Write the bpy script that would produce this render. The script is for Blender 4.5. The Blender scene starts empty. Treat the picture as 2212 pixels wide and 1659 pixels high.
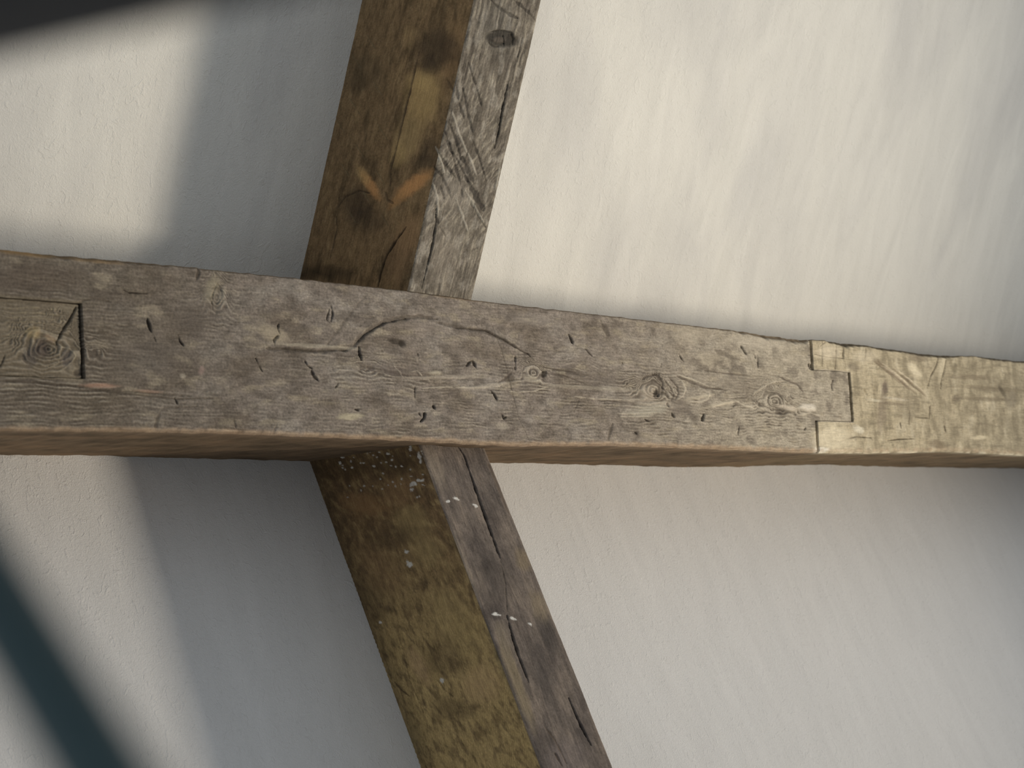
import bpy, math
import numpy as np
from mathutils import Matrix, Vector

# ------------------------------------------------------------------ frame
# The photograph (2212 x 1659, about 3300 px focal length) is used to survey
# the roof: B runs along the purlin, V down its face, D into the wall.
F, CX, CY = 3300.0, 1106.0, 829.5
nrm = lambda a: np.array(a, float) / np.linalg.norm(a)
B = nrm([3344, 207, 3300])
D = np.array([-3292., 570., 3300.]); D -= B * D.dot(B); D = nrm(D)
V = np.cross(D, B)
PHI = math.atan2(.419, .908)
Yw = nrm(.908 * D + .419 * V)              # world Y, into the knee wall
Zw = -nrm(.908 * V - .419 * D)             # world Z, up
R3 = np.array([B, Yw, Zw])                 # camera frame -> world axes
CAM = np.array([0., 0., 2.6])
def W(p): return np.asarray(p) @ R3.T + CAM
U = .2 / 313.0                             # metres per survey unit

# ------------------------------------------------------------------ camera, light, exposure
sc = bpy.context.scene
cd = bpy.data.cameras.new('camera'); cam = bpy.data.objects.new('camera', cd)
sc.collection.objects.link(cam); sc.camera = cam
cd.sensor_width = 36; cd.lens = F / 2212 * 36; cd.clip_start = .02
cR = np.array([R3 @ [1, 0, 0], R3 @ [0, -1, 0], R3 @ [0, 0, -1]]).T
M4 = Matrix.Identity(4)
for i in range(3):
    for j in range(3): M4[i][j] = cR[i][j]
    M4[i][3] = CAM[i]
cam.matrix_world = M4
cd.dof.use_dof = True; cd.dof.focus_distance = 2.2; cd.dof.aperture_fstop = cd.lens / 7.0

sc.view_settings.view_transform = 'Standard'; sc.view_settings.look = 'None'
sc.view_settings.gamma = 1; sc.view_settings.use_curve_mapping = False
sc.view_settings.exposure = 0.0

world = bpy.data.worlds.new('world'); sc.world = world; world.use_nodes = True
bg = world.node_tree.nodes['Background']
bg.inputs[0].default_value = (.72, .79, .88, 1); bg.inputs[1].default_value = .53

C0 = np.array([(900 - CX) / F, (750 - CY) / F, 1.0]) * 2.15
Ld = nrm(.765 * B - .69 * D + .19 * V)
def lamp(name, kind, pos, target, energy, color, **kw):
    l = bpy.data.lights.new(name, kind); l.energy = energy; l.color = color
    for k, v in kw.items(): setattr(l, k, v)
    o = bpy.data.objects.new(name, l); sc.collection.objects.link(o)
    p = Vector(W(pos)); t = Vector(W(target)); o.location = p
    o.rotation_euler = (t - p).to_track_quat('-Z', 'Y').to_euler()
    return o
LD = 5.5
lamp('window_light', 'AREA', C0 + Ld * LD, np.array([(1340 - CX) / F, (400 - CY) / F, 1.0]) * 2.35, 13.4, (1.0, .90, .76), shape='RECTANGLE', size=.5, size_y=1.3, spread=math.radians(41))

# ------------------------------------------------------------------ helpers
def ray(px, py):
    return np.stack([(np.asarray(px, float) - CX) / F, (np.asarray(py, float) - CY) / F,
                     np.ones_like(np.asarray(px, float) + np.asarray(py, float))], -1)
def unproj(px, py, P0, N):
    r = ray(px, py); t = (P0 @ N) / (r @ N)
    return r * t[..., None]
def proj(p): return p[..., 0] / p[..., 2] * F + CX, p[..., 1] / p[..., 2] * F + CY

_rng = np.random.RandomState(7)
_G = np.stack([np.cos(t := _rng.rand(4096) * 6.2832), np.sin(t)], -1)
def perlin(x, y, seed=0):
    xi = np.floor(x).astype(np.int64); yi = np.floor(y).astype(np.int64)
    xf = x - xi; yf = y - yi
    u = xf ** 3 * (xf * (xf * 6 - 15) + 10); v = yf ** 3 * (yf * (yf * 6 - 15) + 10)
    def g(ix, iy, dx, dy):
        h = (ix * 374761393 + iy * 668265263 + seed * 974634777) & 0x7fffffff
        h = ((h ^ (h >> 13)) * 1274126177) & 0x7fffffff
        gr = _G[(h ^ (h >> 16)) & 4095]
        return gr[..., 0] * dx + gr[..., 1] * dy
    a = g(xi, yi, xf, yf); b = g(xi + 1, yi, xf - 1, yf)
    c = g(xi, yi + 1, xf, yf - 1); d = g(xi + 1, yi + 1, xf - 1, yf - 1)
    return ((a + (b - a) * u) * (1 - v) + (c + (d - c) * u) * v) * 1.5
def fbm(x, y, seed=0, o=4):
    r = 0; a = 1; s = 0
    for k in range(o):
        r = r + a * perlin(x * 2 ** k, y * 2 ** k, seed + k); s += a; a *= .5
    return r / s
def ss(a, b, x):
    t = np.clip((x - a) / (b - a), 0, 1); return t * t * (3 - 2 * t)
def mixc(c, col, a): return c * (1 - a[..., None]) + np.asarray(col, float) * a[..., None]

class Paint:
    """Height (metres, outward positive) and own colour of a wood face; the
    features are given by where the photograph shows them on that face."""
    def __init__(s, px, py, base):
        s.px, s.py = px, py
        s.h = np.zeros(px.shape); s.c = np.ones(px.shape + (3,)) * np.asarray(base, float)
    def box(s, x0, x1, y0, y1): return (s.px > x0) & (s.px < x1) & (s.py > y0) & (s.py < y1)
    def dist(s, pts, m):
        x = s.px[m]; y = s.py[m]; best = np.full(x.shape, 1e9); par = np.zeros(x.shape)
        L = [math.dist(pts[i], pts[i + 1]) for i in range(len(pts) - 1)]; T = sum(L); acc = 0
        for i in range(len(pts) - 1):
            ax, ay = pts[i]; dx, dy = pts[i + 1][0] - ax, pts[i + 1][1] - ay
            t = np.clip(((x - ax) * dx + (y - ay) * dy) / (L[i] ** 2 + 1e-9), 0, 1)
            d = np.hypot(x - ax - t * dx, y - ay - t * dy)
            k = d < best; best[k] = d[k]; par[k] = (acc + t[k] * L[i]) / T; acc += L[i]
        return best, par
    def groove(s, pts, w=4, depth=1.5, col=None, a=.8, taper=1, wob=.5, seed=3):
        xs = [p[0] for p in pts]; ys = [p[1] for p in pts]; q = w * 2.5 + 4
        m = s.box(min(xs) - q, max(xs) + q, min(ys) - q, max(ys) + q)
        if not m.any(): return
        d, t = s.dist(pts, m)
        d = d + wob * w * .5 * perlin(s.px[m] / 15, s.py[m] / 15, seed)
        ww = w * .5 * ((np.clip(4 * t * (1 - t), 0, 1) ** .5 * .85 + .15) if taper else 1)
        k = 1 - ss(.35, 1.25, d / np.maximum(ww, .3))
        s.h[m] -= k * depth * 1e-3
        if col is not None: s.c[m] = mixc(s.c[m], col, k * a)
    def blob(s, cx, cy, rx, ry, ang=0, col=None, a=.6, dh=0, rough=.35, soft=.5, seed=5):
        q = max(rx, ry) * 1.8
        m = s.box(cx - q, cx + q, cy - q, cy + q)
        if not m.any(): return
        c, n = math.cos(math.radians(ang)), math.sin(math.radians(ang))
        x = s.px[m] - cx; y = s.py[m] - cy
        r = np.hypot((x * c + y * n) / rx, (-x * n + y * c) / ry)
        r = r + rough * fbm(s.px[m] / (rx * .5 + 4), s.py[m] / (ry * .5 + 4), seed, 3)
        k = 1 - ss(1 - soft, 1 + soft, r)
        if dh: s.h[m] += k * dh * 1e-3
        if col is not None: s.c[m] = mixc(s.c[m], col, k * a)

def make_mesh(name, verts, faces, mat, col=None, gc=None, parent=None, smooth=True):
    me = bpy.data.meshes.new(name)
    verts = np.asarray(verts, float); faces = np.asarray(faces, np.int32)
    n, k = faces.shape
    me.vertices.add(len(verts)); me.vertices.foreach_set('co', verts.ravel())
    me.loops.add(n * k); me.loops.foreach_set('vertex_index', faces.ravel())
    me.polygons.add(n)
    me.polygons.foreach_set('loop_start', np.arange(0, n * k, k, dtype=np.int32))
    if smooth: me.polygons.foreach_set('use_smooth', np.ones(n, bool))
    me.update(calc_edges=True)
    if col is not None:
        a = me.color_attributes.new('Col', 'FLOAT_COLOR', 'POINT')
        a.data.foreach_set('color', np.concatenate([np.clip(col, 0, 1), np.ones((len(col), 1))], 1).astype(np.float32).ravel())
    if gc is not None:
        a = me.attributes.new('gc', 'FLOAT_VECTOR', 'POINT')
        a.data.foreach_set('vector', gc.astype(np.float32).ravel())
    me.materials.append(mat)
    o = bpy.data.objects.new(name, me); sc.collection.objects.link(o)
    if parent: o.parent = parent
    return o
def tag(o, **kw):
    for k, v in kw.items(): o[k] = v
    return o
def local(o):
    """put the origin of a mesh at its own middle"""
    me = o.data; n = len(me.vertices); a = np.empty(n * 3); me.vertices.foreach_get('co', a)
    a = a.reshape(-1, 3); c = (a.min(0) + a.max(0)) / 2
    me.vertices.foreach_set('co', (a - c).ravel()); o.location = c; me.update(); return o

# ------------------------------------------------------------------ materials
def nodes(name):
    m = bpy.data.materials.new(name); m.use_nodes = True; nt = m.node_tree
    return m, nt, nt.nodes['Principled BSDF'], nt.nodes.new, nt.links.new
def wood_material(name, streak=.30, bump=.55, rough=.85, spec=.07):
    m, nt, bs, N, L = nodes(name)
    col = N('ShaderNodeAttribute'); col.attribute_name = 'Col'
    gc = N('ShaderNodeAttribute'); gc.attribute_name = 'gc'
    mp = N('ShaderNodeMapping'); mp.inputs['Scale'].default_value = (45, 420, 420); L(gc.outputs['Vector'], mp.inputs[0])
    n1 = N('ShaderNodeTexNoise'); n1.inputs['Scale'].default_value = 1; n1.inputs['Detail'].default_value = 4; n1.inputs['Distortion'].default_value = .8
    L(mp.outputs[0], n1.inputs['Vector'])
    n2 = N('ShaderNodeTexNoise'); n2.inputs['Scale'].default_value = 430; n2.inputs['Detail'].default_value = 3; n2.inputs['Distortion'].default_value = 1.5
    L(gc.outputs['Vector'], n2.inputs['Vector'])
    mx = N('ShaderNodeMath'); mx.operation = 'MULTIPLY_ADD'; mx.inputs[1].default_value = .55
    L(n1.outputs[0], mx.inputs[0])
    h2 = N('ShaderNodeMath'); h2.operation = 'MULTIPLY'; h2.inputs[1].default_value = .45; L(n2.outputs[0], h2.inputs[0]); L(h2.outputs[0], mx.inputs[2])
    mr = N('ShaderNodeMapRange'); mr.inputs[1].default_value = .3; mr.inputs[2].default_value = .7
    mr.inputs[3].default_value = 1 - streak; mr.inputs[4].default_value = 1 + streak; L(mx.outputs[0], mr.inputs[0])
    vm = N('ShaderNodeVectorMath'); vm.operation = 'SCALE'; L(col.outputs['Color'], vm.inputs[0]); L(mr.outputs[0], vm.inputs['Scale'])
    L(vm.outputs[0], bs.inputs['Base Color'])
    bp = N('ShaderNodeBump'); bp.inputs['Strength'].default_value = bump; bp.inputs['Distance'].default_value = .0012
    L(mx.outputs[0], bp.inputs['Height']); L(bp.outputs[0], bs.inputs['Normal'])
    bs.inputs['Roughness'].default_value = rough; bs.inputs['Specular IOR Level'].default_value = spec
    return m
M_WOOD = wood_material('weathered_oak')
M_SIDE = wood_material('sawn_brown_oak', streak=.34, bump=.5)

def plaster_material(name, tint, stain, streaky):
    m, nt, bs, N, L = nodes(name)
    tc = N('ShaderNodeTexCoord')
    def noise(scale, detail, dist=0, sc3=(1, 1, 1)):
        mp = N('ShaderNodeMapping'); mp.inputs['Scale'].default_value = sc3; L(tc.outputs['Object'], mp.inputs[0])
        n = N('ShaderNodeTexNoise'); n.inputs['Scale'].default_value = scale; n.inputs['Detail'].default_value = detail
        n.inputs['Distortion'].default_value = dist; L(mp.outputs[0], n.inputs['Vector']); return n
    big = noise(3.2, 4, .5, (1.6, .7, .7)); mid = noise(9, 5, 1.2, (2.2, .5, .5)); fine = noise(240, 3, 2.0); scr = noise(55, 4, 3.0, (1, .6, .6))
    ramp = N('ShaderNodeMapRange'); ramp.inputs[1].default_value = .42; ramp.inputs[2].default_value = .68; L(big.outputs[0], ramp.inputs[0])
    mul = N('ShaderNodeMath'); mul.operation = 'MULTIPLY'; mul.inputs[1].default_value = streaky; L(ramp.outputs[0], mul.inputs[0])
    mix = N('ShaderNodeMix'); mix.data_type = 'RGBA'; mix.inputs['A'].default_value = (*tint, 1); mix.inputs['B'].default_value = (*stain, 1)
    L(mul.outputs[0], mix.inputs['Factor'])
    mr = N('ShaderNodeMapRange'); mr.inputs[1].default_value = .3; mr.inputs[2].default_value = .7; mr.inputs[3].default_value = 1 - .06 * streaky; mr.inputs[4].default_value = 1.03
    L(mid.outputs[0], mr.inputs[0])
    vm = N('ShaderNodeVectorMath'); vm.operation = 'SCALE'; L(mix.outputs['Result'], vm.inputs[0]); L(mr.outputs[0], vm.inputs['Scale'])
    L(vm.outputs[0], bs.inputs['Base Color'])
    a = N('ShaderNodeMath'); a.operation = 'MULTIPLY_ADD'; a.inputs[1].default_value = 1.1; L(fine.outputs[0], a.inputs[0])
    s1 = N('ShaderNodeMapRange'); s1.inputs[1].default_value = .60; s1.inputs[2].default_value = .66; s1.inputs[3].default_value = 0; s1.inputs[4].default_value = .55; L(scr.outputs[0], s1.inputs[0])
    m2 = N('ShaderNodeMath'); m2.operation = 'MULTIPLY_ADD'; m2.inputs[1].default_value = .45; L(mid.outputs[0], m2.inputs[0]); L(s1.outputs[0], m2.inputs[2])
    L(m2.outputs[0], a.inputs[2])
    bp = N('ShaderNodeBump'); bp.inputs['Strength'].default_value = .42; bp.inputs['Distance'].default_value = .0022
    L(a.outputs[0], bp.inputs['Height']); L(bp.outputs[0], bs.inputs['Normal'])
    bs.inputs['Roughness'].default_value = .9; bs.inputs['Specular IOR Level'].default_value = .15
    return m
M_WALL = plaster_material('white_limewash', (.69, .67, .63), (.65, .635, .60), .5)
M_CEIL = plaster_material('cream_limewash', (.78, .755, .68), (.67, .65, .60), .9)

# ------------------------------------------------------------------ purlin survey
T0 = ray(900, 636) * 2.09                 # top edge of the purlin's front face
def pt(b, d, v): return T0 + b * B + d * D + v * V
PD = 470 * U                               # how far the purlin stands off the wall
def bdv(p):
    q = p - T0; return q @ B, q @ D, q @ V

# wall line and ceiling line in the (D, V) section
G_d, G_v = 470 * U, 313 * U
wd, wv = -Zw @ D, -Zw @ V                  # downwards along the wall
P1 = nrm(-.93 * V - .37 * D)               # up along the slope of the ceiling
N1 = nrm(.93 * D - .37 * V)                # into the ceiling
RF = pt(0, 14 * U, 0)                      # a point on the rafter's front plane
C1 = RF + N1 * 379 * U                     # a point on the ceiling plane
WP = pt(0, G_d, G_v)                       # a point on the wall plane
# crease
A_ = np.array([[wd, -(P1 @ D)], [wv, -(P1 @ V)]])
cb = bdv(C1)
k_ = np.linalg.solve(A_, np.array([cb[1] - G_d, cb[2] - G_v]))
crease = (G_d + k_[0] * wd, G_v + k_[0] * wv)

# ------------------------------------------------------------------ setting
def plaster_sheet(name, origin, du, dv, lu, lv, nu, nv, nout, mat, seed, amp=.0012):
    u = np.linspace(-lu / 2, lu / 2, nu); v = np.linspace(0, lv, nv)
    uu, vv = np.meshgrid(u, v, indexing='ij')
    h = amp * fbm(uu * 5, vv * 3.5, seed, 3) + amp * .35 * fbm(uu * 22, vv * 16, seed + 9, 2)
    p = origin + uu[..., None] * du + vv[..., None] * dv + h[..., None] * nout
    idx = np.arange(nu * nv).reshape(nu, nv)
    f = np.stack([idx[:-1, :-1], idx[1:, :-1], idx[1:, 1:], idx[:-1, 1:]], -1).reshape(-1, 4)
    back = origin + np.stack([uu[[0, -1, -1, 0], [0, 0, -1, -1]]], 0).T * du + vv[[0, -1, -1, 0], [0, 0, -1, -1]][:, None] * dv - .10 * nout
    ps = p.reshape(-1, 3); n0 = len(ps)
    fs = [f]
    ring = [idx[0, 0], idx[-1, 0], idx[-1, -1], idx[0, -1]]
    for i in range(4):
        j = (i + 1) % 4; fs.append(np.array([[ring[i], ring[j], n0 + j, n0 + i]]))
    fs.append(np.array([[n0, n0 + 1, n0 + 2, n0 + 3]]))
    o = make_mesh(name, W(np.concatenate([ps, back])), np.concatenate(fs), mat)
    me = o.data
    fl = np.ones(len(me.polygons), bool); fl[-5:] = False; me.polygons.foreach_set('use_smooth', fl)
    return tag(local(o), kind='structure')
CR = pt(.3, crease[0], crease[1])
CRz = W(CR)[2]
plaster_sheet('wall_knee', CR, B, -Zw, 5.0, CRz + .0, 420, 200, -Yw, M_WALL, 21)
plaster_sheet('ceiling', CR, B, P1, 5.0, 2.6, 420, 240, -N1, M_CEIL, 31)

def plain_material(name, c, rough=.6, scale=8, amt=.15, sc3=(1, 8, 8), bump=.2):
    m, nt, bs, N, L = nodes(name)
    tc = N('ShaderNodeTexCoord'); mp = N('ShaderNodeMapping'); mp.inputs['Scale'].default_value = sc3; L(tc.outputs['Object'], mp.inputs[0])
    n = N('ShaderNodeTexNoise'); n.inputs['Scale'].default_value = scale; n.inputs['Detail'].default_value = 5; L(mp.outputs[0], n.inputs['Vector'])
    r = N('ShaderNodeMapRange'); r.inputs[3].default_value = 1 - amt; r.inputs[4].default_value = 1 + amt; L(n.outputs[0], r.inputs[0])
    v = N('ShaderNodeVectorMath'); v.operation = 'SCALE'; v.inputs[0].default_value = c; L(r.outputs[0], v.inputs['Scale']); L(v.outputs[0], bs.inputs['Base Color'])
    b = N('ShaderNodeBump'); b.inputs['Strength'].default_value = bump; b.inputs['Distance'].default_value = .002; L(n.outputs[0], b.inputs['Height']); L(b.outputs[0], bs.inputs['Normal'])
    bs.inputs['Roughness'].default_value = rough
    return m
def slab(name, lo, hi, mat, **kw):
    x0, y0, z0 = lo; x1, y1, z1 = hi
    v = [(x, y, z) for x in (x0, x1) for y in (y0, y1) for z in (z0, z1)]
    f = [(0, 1, 3, 2), (4, 6, 7, 5), (0, 4, 5, 1), (2, 3, 7, 6), (0, 2, 6, 4), (1, 5, 7, 3)]
    return tag(local(make_mesh(name, v, f, mat, smooth=False)), **kw)
wy = W(WP)[1]
slab('floor', (W(CR)[0] - 2.5, -1.2, -.1), (W(CR)[0] + 2.5, wy + .1, 0), plain_material('floor_boards', (.30, .22, .15)), kind='structure')

# ------------------------------------------------------------------ purlin front grid
TOP = [(-700, 460), (0, 533), (240, 558), (428, 577), (436, 579), (650, 601), (880, 627), (1030, 648), (1200, 668), (1500, 703), (1620, 716), (1745, 733),
       (1780, 735), (1800, 737), (1850, 742), (1900, 749), (1960, 758), (2010, 765), (2060, 768), (2110, 769), (2160, 775), (2212, 780), (2320, 789), (2900, 848)]
BOT = [(-700, 914), (0, 931), (300, 933), (500, 937), (700, 945), (880, 952), (1000, 959), (1100, 964), (1330, 963), (1500, 969), (1765, 979), (1900, 979), (2050, 976), (2212, 984), (2320, 986), (2900, 1001)]
ip = lambda L_, x: np.interp(x, [p[0] for p in L_], [p[1] for p in L_])
SH, TE, BK = 1748., 1826., 167.            # shoulder, tongue end, tenon end (at the top edge)
def cols(a, b, step): n = max(1, int(round((b - a) / step))); return list(np.linspace(a, b, n + 1))
cx = np.array(sorted(set(cols(-640, -30, 12) + cols(-30, BK - 3, 1.5) + cols(BK - 3, BK + 6, 1.5) + cols(BK + 6, SH - 3, 1.5) + cols(SH - 3, SH + 4, 1.4)
                         + cols(SH + 4, TE - 1, 1.5) + cols(TE - 1, TE + 6, 1.4) + cols(TE + 6, 2230, 1.5) + cols(2230, 2700, 12))))
NR = 200
rf = np.linspace(0, 1, NR + 1)
cxx, rr = np.meshgrid(cx, rf, indexing='ij')
topx, botx = cx, cx + 17
topy = ip(TOP, topx) + 1.2 * perlin(topx / 23, topx * 0, 4); boty = ip(BOT, botx) + 1.6 * perlin(botx / 31, botx * 0, 8)
Tp = unproj(topx, topy, T0, D); Bp = unproj(botx, boty, T0, D)
FP = Tp[:, None, :] * (1 - rf)[None, :, None] + Bp[:, None, :] * rf[None, :, None]
PX, PY = proj(FP)
bb, _, vv = bdv(FP)
mmx, mmy = bb * 1000, vv * 1000

def rows_of(f): return int(round(f * NR))
rT0, rT1 = rows_of(.275), rows_of(.717)
rB0, rB1 = rows_of(.278), rows_of(.700)
ci = lambda x: int(np.argmin(abs(cx - x)))

P = Paint(PX, PY, (.225, .188, .150))
# broad tone changes of the timber
n1 = fbm(mmx / 90, mmy / 45, 11, 4); n2 = fbm(mmx / 30, mmy / 14, 12, 4); n3 = fbm(mmx / 12 + mmy / 20, mmy / 6, 13, 3)
P.c = mixc(P.c, (.150, .118, .085), ss(.0, .45, n1) * .6)
P.c = mixc(P.c, (.285, .250, .205), ss(.0, .45, -n1) * .55)
P.c = mixc(P.c, (.31, .262, .195), ss(.10, .5, n2) * .45)
P.c = mixc(P.c, (.14, .118, .095), ss(.10, .5, -n2) * .45)
P.c = mixc(P.c, (.115, .095, .075), ss(.15, .5, n3) * .35)
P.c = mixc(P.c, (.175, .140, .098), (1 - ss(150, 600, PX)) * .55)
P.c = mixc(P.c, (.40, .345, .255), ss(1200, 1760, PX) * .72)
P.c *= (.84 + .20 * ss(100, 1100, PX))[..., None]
P.c *= (1 + .30 * fbm(mmx / 20, mmy / 12, 16, 4) + .18 * fbm(mmx / 7, mmy / 3.2, 17, 3))[..., None]
blot = fbm(mmx / 38, mmy / 26, 14, 4); P.c = mixc(P.c, (.12, .097, .075), ss(.05, .4, blot) * .5)
tanp = fbm(mmx / 50, mmy / 16, 15, 3); P.c = mixc(P.c, (.34, .285, .20), ss(.15, .5, tanp) * .45)

# grain: contours of a field that flows round the knots
knots = [(1410, 845, 62, 34, 1.0), (1672, 868, 75, 42, .8), (1152, 806, 38, 26, .8), (108, 752, 62, 48, 1.0), (468, 645, 26, 42, .6),
         (1905, 850, 60, 48, .55), (790, 800, 60, 24, .5), (2055, 850, 30, 40, .3), (1255, 795, 45, 25, .3), (1530, 905, 60, 22, .25)]
def grain_field(PX, PY, mmx, mmy, knots, seed=40):
    phi = mmy + 7 * fbm(mmx / 120, mmy / 60, seed, 3) + 2.2 * fbm(mmx / 26, mmy / 12, seed + 3, 3)
    near = np.zeros(PX.shape)
    for i, (kx, ky, rx, ry, s) in enumerate(knots):
        j = np.unravel_index(np.argmin((PX - kx) ** 2 + (PY - ky) ** 2), PX.shape)
        x0, y0 = mmx[j], mmy[j]; sx, sy = rx * .72, ry * .66
        r = np.hypot((mmx - x0) / sx, (mmy - y0) / sy)
        r = r * (1 + .5 * fbm(mmx / 34, mmy / 24, seed + 7 + i, 2)) + .05 * fbm(mmx / 8, mmy / 6, seed + 20 + i, 2)
        w = np.exp(-(r / .95) ** 4) * min(1, s * 1.25)
        phi = phi * (1 - w) + (phi[j] + np.maximum(r, 0) ** .85 * sy * 1.15) * w
        phi = phi + 5 * s * np.sign(mmy - y0) * np.exp(-(np.abs(mmx - x0) / (sx * 1.7)) ** 2) * np.exp(-np.abs(mmy - y0) / (sy * 1.2)) * (1 - w)
        near = np.maximum(near, s * np.exp(-(r / 1.6) ** 2))
    return phi, near
phi, near = grain_field(PX, PY, mmx, mmy, knots)
rid = .5 + .5 * np.sin(phi * 1.3 + 1.2 * fbm(mmx / 20, mmy / 20, 60, 2))
rid = rid ** 2
fine = .5 + .5 * np.sin(phi * 3.4)
lowerband = ss(.30, .60, rr) * ss(500, 900, PX) * .75
leftlow = ss(.70, .78, rr) * (1 - ss(350, 620, PX)) * .4
amt = np.clip(near * 1.8 + lowerband * 1.0 * ss(-.25, .35, fbm(mmx / 60, mmy / 22, 71, 3)) + leftlow + .12, 0, 1.6)
amt = amt * np.maximum(ss(-.35, .3, fbm(mmx / 25, mmy / 9, 75, 3)), near)
P.h += (rid - .4) * amt * .0013 + (fine - .5) * amt * .0004
P.c = mixc(P.c, (.40, .345, .265), np.clip(rid * amt * .5, 0, .8)); P.c = mixc(P.c, (.10, .08, .06), np.clip((1 - rid) ** 3 * amt * .55, 0, .8))
# diagonal saw / adze texture and small pitted roughness
saw = np.sin((mmx * .55 + mmy * .83) * 2.1 + 2.5 * fbm(mmx / 40, mmy / 40, 81, 2))
P.h += saw * .00009 * ss(-.1, .4, fbm(mmx / 55, mmy / 30, 83, 2)) * (1 - near)
pit = fbm(mmx / 3.2, mmy / 2.4, 85, 3)
P.h += pit * .00052 + .0011 * fbm(mmx / 45, mmy / 28, 87, 3)
P.c *= (1 + .38 * pit)[..., None]
dk = (.035, .027, .02); md = (.10, .08, .06); lt = (.46, .40, .30)

gr = P.groove
for pts, w, dp in [
    ([(318, 686), (321, 700), (327, 717)], 8, 4), ([(332, 725), (337, 738)], 3, 1), ([(716, 662), (719, 680), (715, 698)], 6, 4), ([(712, 668), (706, 690), (714, 700)], 5, 1.6),
    ([(602, 700), (600, 711), (604, 721)], 6, 4), ([(600, 726), (592, 735), (593, 747)], 7, 4), ([(659, 779), (664, 790), (675, 797)], 8, 4),
    ([(672, 797), (678, 812), (689, 824)], 9, 3), ([(774, 748), (777, 762), (781, 780)], 8, 5), ([(553, 774), (560, 790), (569, 806)], 4, 3),
    ([(385, 722), (389, 735), (396, 747)], 5, 3), ([(377, 856), (383, 872)], 4, 2), ([(266, 626), (278, 632), (292, 633), (318, 635)], 6, 1.6),
    ([(1022, 778), (1014, 783), (1007, 792)], 6, 3), ([(1021, 778), (1025, 788), (1029, 797)], 6, 3), ([(1114, 768), (1113, 784), (1113, 800)], 5, 4),
    ([(1228, 721), (1233, 732), (1238, 742)], 7, 4), ([(1264, 752), (1270, 760), (1279, 770)], 4, 4), ([(1060, 843), (1067, 852), (1073, 863)], 6, 3.5),
    ([(897, 834), (896, 858)], 3.5, 3), ([(904, 890), (909, 899)], 4, 3), ([(918, 891), (916, 903), (908, 912)], 7, 4), ([(937, 875), (941, 884)], 10, 4),
    ([(1084, 894), (1089, 905), (1095, 900)], 7, 3.5), ([(902, 761), (904, 770)], 4, 2), ([(1601, 748), (1607, 757), (1613, 767)], 8, 5),
    ([(1467, 765), (1472, 774), (1480, 785)], 3.5, 3), ([(1638, 772), (1637, 798)], 3, 4), ([(1631, 767), (1633, 776)], 3, 3), ([(1430, 784), (1428, 794)], 4, 2.5),
    ([(1511, 751), (1513, 757)], 5, 2.5), ([(1441, 870), (1446, 881)], 8, 4), ([(1452, 893), (1458, 903)], 8, 2.5), ([(1521, 894), (1517, 909)], 8, 4),
    ([(1597, 920), (1595, 940)], 4, 2), ([(1741, 922), (1738, 930)], 4, 2), ([(1800, 821), (1796, 832), (1799, 846)], 5, 3), ([(1867, 841), (1873, 853)], 4, 3),
    ([(1138, 762), (1146, 772)], 5, 2), ([(1583, 880), (1590, 872)], 4, 1.5), ([(1344, 782), (1346, 788)], 5, 2), ([(1372, 933), (1376, 938)], 6, 2),
    ([(767, 884), (776, 888)], 6, 2), ([(725, 838), (732, 828)], 4, 1.6), ([(1405, 912), (1392, 905)], 7, 1.5),
    ([(1748, 785), (1750, 797)], 9, 6)]:
    gr(pts, w * .72, dp * .8, dk, .85, wob=.9)
for pts, w, dp, a in [
    ([(1296, 690), (1305, 710), (1316, 726)], 9, 1.6, .5), ([(335, 927), (340, 905), (347, 888)], 9, .8, .6), ([(427, 578), (430, 590), (424, 606)], 8, 1.5, .8),
    ([(1313, 955), (1320, 928), (1324, 914)], 6, 1.2, .6), ([(1543, 756), (1565, 765), (1600, 778)], 14, .7, .45), ([(1240, 890), (1252, 862)], 3, 1, .5),
    ([(1062, 700), (1085, 760), (1105, 840), (1120, 900), (1146, 958)], 2.5, .7, .45), ([(700, 755), (740, 700), (790, 640)], 7, .5, .3),
    ([(165, 655), (200, 645), (240, 652)], 4, 1.2, .5), ([(0, 823), (120, 830), (210, 842), (330, 850), (420, 857)], 4, 1.2, .6),
    ([(180, 842), (260, 849), (380, 862), (470, 860)], 4, 1.3, .6), ([(350, 882), (430, 878)], 5, .9, .5), ([(0, 650), (60, 648)], 3, .6, .4),
    ([(510, 925), (506, 905)], 5, 1, .5), ([(590, 938), (598, 915)], 5, 1, .4)]:
    gr(pts, w, dp, md, a)
# the long arched shake
gr([(575, 752), (640, 757), (700, 758), (745, 752), (766, 746), (776, 733), (800, 713), (830, 696), (866, 686), (905, 684), (945, 690)], 13, 2.2, (.12, .098, .075), .6, wob=.5)
gr([(930, 694), (985, 706), (1020, 712), (1055, 718), (1090, 735), (1125, 757), (1140, 766)], 9, 1.8, (.11, .09, .07), .6, wob=.5)
gr([(766, 747), (790, 722), (830, 698), (880, 688)], 4, 2, dk, .6); gr([(985, 707), (1050, 714), (1090, 734), (1138, 765)], 3, 2, dk, .6)
gr([(610, 753), (680, 758), (750, 757)], 4, 1.8, dk, .5)
P.blob(690, 748, 80, 3.5, 3, lt, .45, .6, .9); P.blob(905, 705, 60, 10, 4, (.30, .25, .20), .4, .8)
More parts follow.
